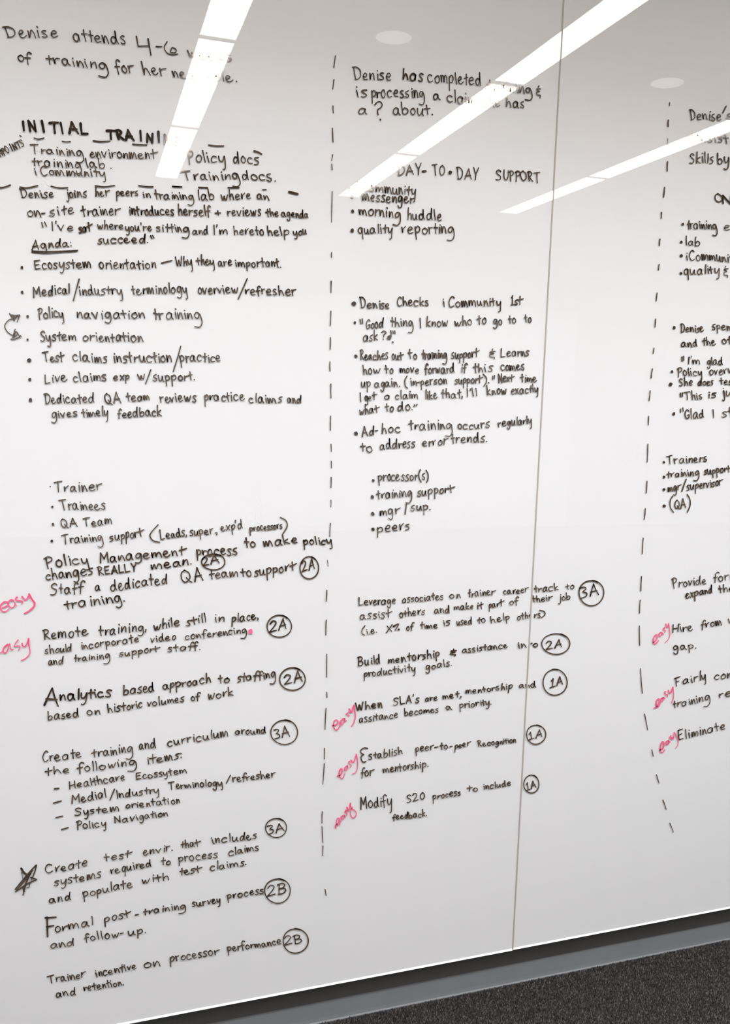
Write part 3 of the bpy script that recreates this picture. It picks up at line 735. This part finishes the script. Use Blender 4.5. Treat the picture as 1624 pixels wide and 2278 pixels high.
# short strokes of the two dashed column dividers: origin x y scale, then x0 y0 x1 y1 width
DASHES = r'''
340 0 3.867: 1570 480 1557 580 3 ; 1558 685 1548 765 3 ; 1550 912 1553 972 3 ; 1545 1103 1550 1222 3.2 ; 1548 1330 1538 1382 2.6 ; 1540 1412 1543 1460 2.8
340 400 3.867: 1543 100 1538 365 2.4 ; 1538 625 1538 665 3 ; 1534 872 1532 970 3 ; 1532 1130 1528 1250 3 
340 740 3.867: 1528 42 1525 145 3.2 ; 1524 252 1524 330 3.2 ; 1531 443 1533 562 3.2 ; 1530 718 1528 840 3 ; 1533 960 1536 1022 2.8 ; 1535 1106 1538 1165 2.8 ; 1534 1245 1532 1333 3
340 1060 3.867: 1532 203 1531 262 2.2 ; 1528 403 1522 515 2.6 ; 1502 720 1507 775 1.8 ; 1497 978 1491 1075 3 ; 1492 1235 1488 1365 3
340 1380 3.867: 1497 290 1496 490 2.6 ; 1496 618 1498 665 2.8 ; 1490 755 1481 940 2.6 ; 1478 1100 1477 1193 2.6 ; 1476 1232 1463 1412 2.4
340 1700 3.867: 1457 408 1455 508 2.6 ; 1455 538 1464 675 2.6 ; 1464 702 1462 788 2.6 ; 1480 1075 1490 1130 2.6
1424 200 8.12: 533 232 533 285 2.4 ; 510 545 508 660 3.9 ; 502 880 505 1000 2.2 ; 498 1300 492 1465 3.6
1424 400 8.12: 445 135 425 315 3.6 ; 387 590 385 690 3.6 ; 360 1072 350 1185 3.6 ; 345 1528 333 1630 3.2
1424 640 7.593: 288 88 272 225 3.2 ; 265 528 252 668 3.2 ; 235 1020 222 1112 3 ; 208 1373 187 1525 3.2 ; 170 1742 153 1905 3 ; 147 2172 140 2318 2.8
1424 940 7.593: 132 365 120 670 2.8 ; 118 990 105 1190 3 ; 88 1452 72 1638 3 ; 53 1948 37 2218 2.6
1384 1240 6.767: 293 287 282 505 3 ; 271 643 263 838 2.8 ; 260 1030 265 1325 2.8
1384 1460 6.767: 277 184 305 558 2.6 ; 338 868 385 1106 2.6 ; 448 1405 470 1503 2.6
1384 1700 6.767: 517 157 556 288 2.6 ; 615 540 664 680 2.6 ; 718 886 773 1023 2.4
'''
# the pink word easy, written eight times: where | origin | strokes with their widths
PINK = [
('upper one at the left edge', 0, 1300, 12.66, [(4.6, '70,660 170,620 230,555 210,500 130,490 40,560 10,650 40,740 110,775 190,745 255,680'), (4.4, '375,470 330,430 265,465 225,550 290,645 360,660 410,600 420,530'), (4.6, '420,530 430,565 458,592'), (4.6, '480,360 445,400 460,455 560,462 640,475 635,510 605,550'), (5.4, '625,350 700,430 760,410 815,300'), (5.6, '820,272 900,420 975,530 940,640 800,760 690,820')]),
('lower one cut by the left edge', 0, 1300, 12.66, [(3.6, '-150,1860 -60,1820 -60,1750 -140,1790 -160,1890 -90,1950 0,1935 60,1895'), (3.8, '215,1690 130,1760 85,1870 130,1940 200,1880 272,1670 290,1780 335,1860 370,1830'), (3.4, '510,1565 430,1670 395,1750 395,1750 540,1732 565,1765 512,1870'), (3.8, '622,1660 640,1735 690,1760 770,1650 800,1530'), (4.2, '802,1530 812,1700 845,1900 800,2010 700,2100 600,2140')]),
('beside the service level note', 730, 1520, 5.075, [(3.8, '50,475 90,470 112,435 95,412 68,430 60,480 78,522 100,525 128,490 150,440'), (3.6, '175,400 142,425 135,462 158,465 182,425 188,392 194,435 208,420'), (3.4, '238,325 208,345 200,352 240,362 232,378'), (4.2, '238,290 255,325 265,330 275,280 290,250'), (3.8, '290,250 298,310 308,370 292,440 262,490')]),
('beside the recognition note', 730, 1520, 5.075, [(3.6, '103,1048 140,1035 158,995 150,960 128,990 125,1040 150,1078 172,1058 190,1010'), (3.4, '210,935 186,955 190,988 214,962 216,925 224,962'), (3.4, '238,882 234,910 262,925 250,950'), (3.6, '258,868 280,898 300,862 318,802'), (3.6, '318,802 332,880 330,960 308,1008 275,1025')]),
('beside the process note, lowest in the middle', 730, 1520, 5.075, [(3.8, '88,1632 80,1612 118,1570 130,1530 108,1522 94,1560 100,1595 122,1600 145,1550'), (3.2, '168,1492 145,1512 155,1540 178,1515 182,1485 190,1522'), (4.2, '208,1435 188,1455 215,1472 202,1500'), (3.8, '212,1402 232,1445 250,1352'), (3.2, '250,1352 262,1410 305,1440 318,1480 290,1520 258,1500 256,1440 278,1395')]),
('beside the hiring note', 1384, 1240, 6.767, [(4.2, '470,1282 515,1240 530,1185 510,1162 478,1210 470,1290 508,1300 550,1250'), (3.4, '585,1130 555,1150 565,1192 600,1162 596,1130 625,1162'), (3.4, '638,1060 618,1085 658,1100 640,1128'), (3.6, '658,1002 670,1040 688,1048 700,992'), (2.8, '700,995 715,1090 718,1180 690,1240 640,1290')]),
('beside the fair pay note', 1384, 1460, 6.767, [(4.2, '482,780 520,762 560,690 558,640 525,660 512,720 530,765 560,740 585,685'), (3.6, '620,622 585,640 590,682 618,662 626,612 645,640'), (3.6, '648,532 652,580 690,572 680,612'), (4, '698,512 710,552 738,540 765,462'), (3, '765,462 775,560 770,640 745,705')]),
('lowest one, beside the last note at the right', 1384, 1460, 6.767, [(4.2, '568,1412 618,1380 628,1300 602,1288 580,1350 575,1430 608,1450 642,1408'), (3.6, '690,1270 660,1292 670,1335 702,1302 700,1262 722,1302'), (3.4, '735,1195 718,1228 758,1235 738,1268'), (3.8, '748,1222 768,1242 785,1145'), (2.8, '785,1145 820,1200 848,1270 838,1340 800,1388')]),
]
STAR = [(6.5, '640,432 720,560 820,630'), (5.5, '672,500 760,600 830,640'), (6, '960,490 900,600 850,690'), (4, '1090,332 930,500 720,740 455,1065'), (3.6, '1100,340 1050,520 985,690'), (4, '925,700 1100,765'), (4, '1100,765 850,880 680,990 470,1132'), (4.4, '850,650 640,920 490,1095'), (3, '870,680 790,900 690,1240'), (2, '650,540 672,660 690,760'), (2.6, '785,650 800,780 770,960'), (2.4, '700,980 695,1080 710,1190'), (2.6, '905,870 865,1000 800,1015'), (3.2, '800,690 560,1010 520,1085'), (2.6, '750,1120 720,1100 760,900 850,720'), (2.4, '930,800 960,720 1000,760')]
ARROW = [(2.9, '400,375 250,445 160,550 142,640 190,745 270,830 390,900'), (3.6, '288,238 360,350 430,460'), (3, '340,278 470,288 600,280'), (2.8, '600,290 560,380 515,492'), (3.4, '380,300 450,400 490,300'), (2.6, '420,300 460,380 520,300 545,350 590,300'), (2.8, '455,710 420,830 380,975'), (3.4, '332,1005 430,1010 600,942'), (2.8, '450,790 505,785 590,930'), (3.2, '415,960 440,860 470,800'), (2.6, '440,930 500,900 520,840 505,800'), (2.2, '612,890 642,940'), (3, '400,960 450,900 440,860')]
# ------------------------------------------------------------------ write it on the boards
state = dict(o=(0, 0, 1.0), p=(0, 4, .7))
def XY(x, y):
    ox, oy, s = state['o']; return ox+x/s, oy+y/s
def run_items(items, target):
    """items of one row -> ink per board; target collects bullets and texts"""
    inks = target['ink']; sl, wd, dn = state['p']
    for it in items:
        q = it.split()
        if not q: continue
        sl, wd, dn = state['p']; s = state['o'][2]
        if q[0] == '@' and len(q) == 4: state['o'] = tuple(float(v) for v in q[1:])
        elif q[0] == '=' and len(q) == 4: state['p'] = tuple(float(v) for v in q[1:])
        elif q[0] == '*':
            x, y = XY(float(q[1]), float(q[2])); target['bullets'].append((x, y, float(q[3])/s))
        elif q[0] == '~':
            v = [float(a) for a in q[2:]]; P = [XY(v[i], v[i+1]) for i in range(0, len(v), 2)]
            wk = {}
            for r in smooth(P): stroke(wk, r, float(q[1]), dn, .1)
            target['marks'] += list(wk.items())
        elif q[0] == 'O' and len(q) == 5:
            cx, cy, rx, ry = (float(a) for a in q[1:]); P = []; a0 = rnd.uniform(-1.4, -.7)
            for k in range(46):
                a = a0-k/45*(2*math.pi+.45); e = 1+.04*(k/45-.5)+.012*math.sin(3*a+cx)
                P.append(XY(cx+rx*e*math.cos(a), cy+ry*e*math.sin(a)))
            target['ring'] = P
        else:
            x0, y0, x1, y1, xh = (float(a) for a in q[1:6]); w_ = float(q[6]) if len(q) > 6 else wd
            a = XY(x0, y0); b = XY(x1, y1)
            wk = {}; word(wk, q[0], a[0], a[1], b[0], b[1], xh/s, w_, dn, sl); target['txt'].append(q[0])
            for sd, ik in wk.items(): target['words'].append((sd, ik))
for row in NOTES.strip().split('\n'):
    if row[:2] not in ('L|', 'M|', 'C|'):
        run_items(row.split(';'), dict(ink={}, bullets=[], txt=[], words=[], marks=[])); continue
    kind, items = row[0], row[2:].split(';')
    T = dict(ink={}, bullets=[], txt=[], words=[], marks=[], ring=None)
    run_items(items, T)
    if kind == 'C':
        side = 'L' if wall_pt(*T['ring'][0])[0] < SEAM_A else 'R'
        rk = Ink(); rk.ribbon(T['ring'], state['p'][1]*.9, .66, .05)
        ro = rk.build('circled_tag', 'ink', SYM[side], 'hand-drawn ring around the code '+T['txt'][0])
        for sd, ik in T['words']: ik.build('tag_code', 'ink', ro)
        continue
    nm = 'underline' if kind == 'M' and len(items) == 2 else 'pen_dash'
    if kind == 'M':
        for side, ik in T['marks']: ik.build(nm, 'ink', SYM[side])
        continue
    for side in ('L', 'R'):
        ws = [k for sd, k in T['words'] if sd == side]; extra = [k for sd, k in T['marks'] if sd == side]
        bl = T['bullets'] if side == ('L' if any(sd == 'L' for sd, k in T['words']) else 'R') else []
        if not ws and not extra: continue
        both = len({sd for sd, k in T['words']}) == 2
        if side == 'L' or not both: lb = 'dark marker writing starting "%s"' % ' '.join(T['txt'][:4]).replace('_', '').replace('"', '')
        else: lb = 'end of the line "%s" past the seam' % ' '.join(T['txt'][:3]).replace('"', '')
        p0 = Vector((ws or extra)[0].v[0])
        ln = bpy.data.objects.new('text_line', None); COL.objects.link(ln); ln.parent = SYM[side]
        ln.location = p0-SYM[side].matrix_world.translation; ln.empty_display_size = .02; ln['label'] = lb
        for k in ws: k.build('word', 'ink', ln, off=p0)
        for k in extra: k.build('pen_mark', 'ink', ln, off=p0)
        for (x, y, r) in bl:
            bk = Ink(); bk.blob(x, y, max(r, 1.4), .9); bk.build('bullet_dot', 'ink', ln, off=p0)
for row in DASHES.strip().split('\n'):
    a, b = row.split(':'); ox, oy, s = (float(v) for v in a.split())
    for it in b.split(';'):
        x0, y0, x1, y1, w_ = (float(v) for v in it.split())
        P = [(ox+x0/s, oy+y0/s), (ox+(x0+x1)/2/s+rnd.uniform(-.4, .4), oy+(y0+y1)/2/s), (ox+x1/s, oy+y1/s)]
        side = 'L' if wall_pt(*P[0])[0] < SEAM_A else 'R'
        ik = Ink(); ik.ribbon(smooth(P)[0], w_, .62, .1); ik.build('divider_dash', 'ink', SYM[side])
def free(name, m, sets, ox, oy, s, dens, label):
    inks = {}
    for w_, t in sets:
        P = [tuple(float(v) for v in p.split(',')) for p in t.split()]
        P = [(ox+x/s, oy+y/s) for x, y in P]
        for r in smooth(P): stroke(inks, r, w_, dens+rnd.uniform(-.15, .15), .35 if m == 'pink' else .12)
    for side, ik in inks.items(): ik.build(name, m, SYM[side], label)
for where, ox, oy, s, sets in PINK:
    free('margin_word', 'pink', sets, ox, oy, s, .6, 'pink marker word easy, '+where)
pk = Ink(); pk.blob(340+840/3.867, 1380+97/3.867, 5.4, .3); pk.build('pink_dot', 'pink', BL, 'pink marker dot ending a sentence')
free('star_doodle', 'ink', STAR, 0, 1900, 13.53, .75, 'scribbled five-pointed star in dark marker')
free('double_arrow', 'ink', ARROW, 0, 680, 13.53, .6, 'curved two-headed arrow in dark marker')
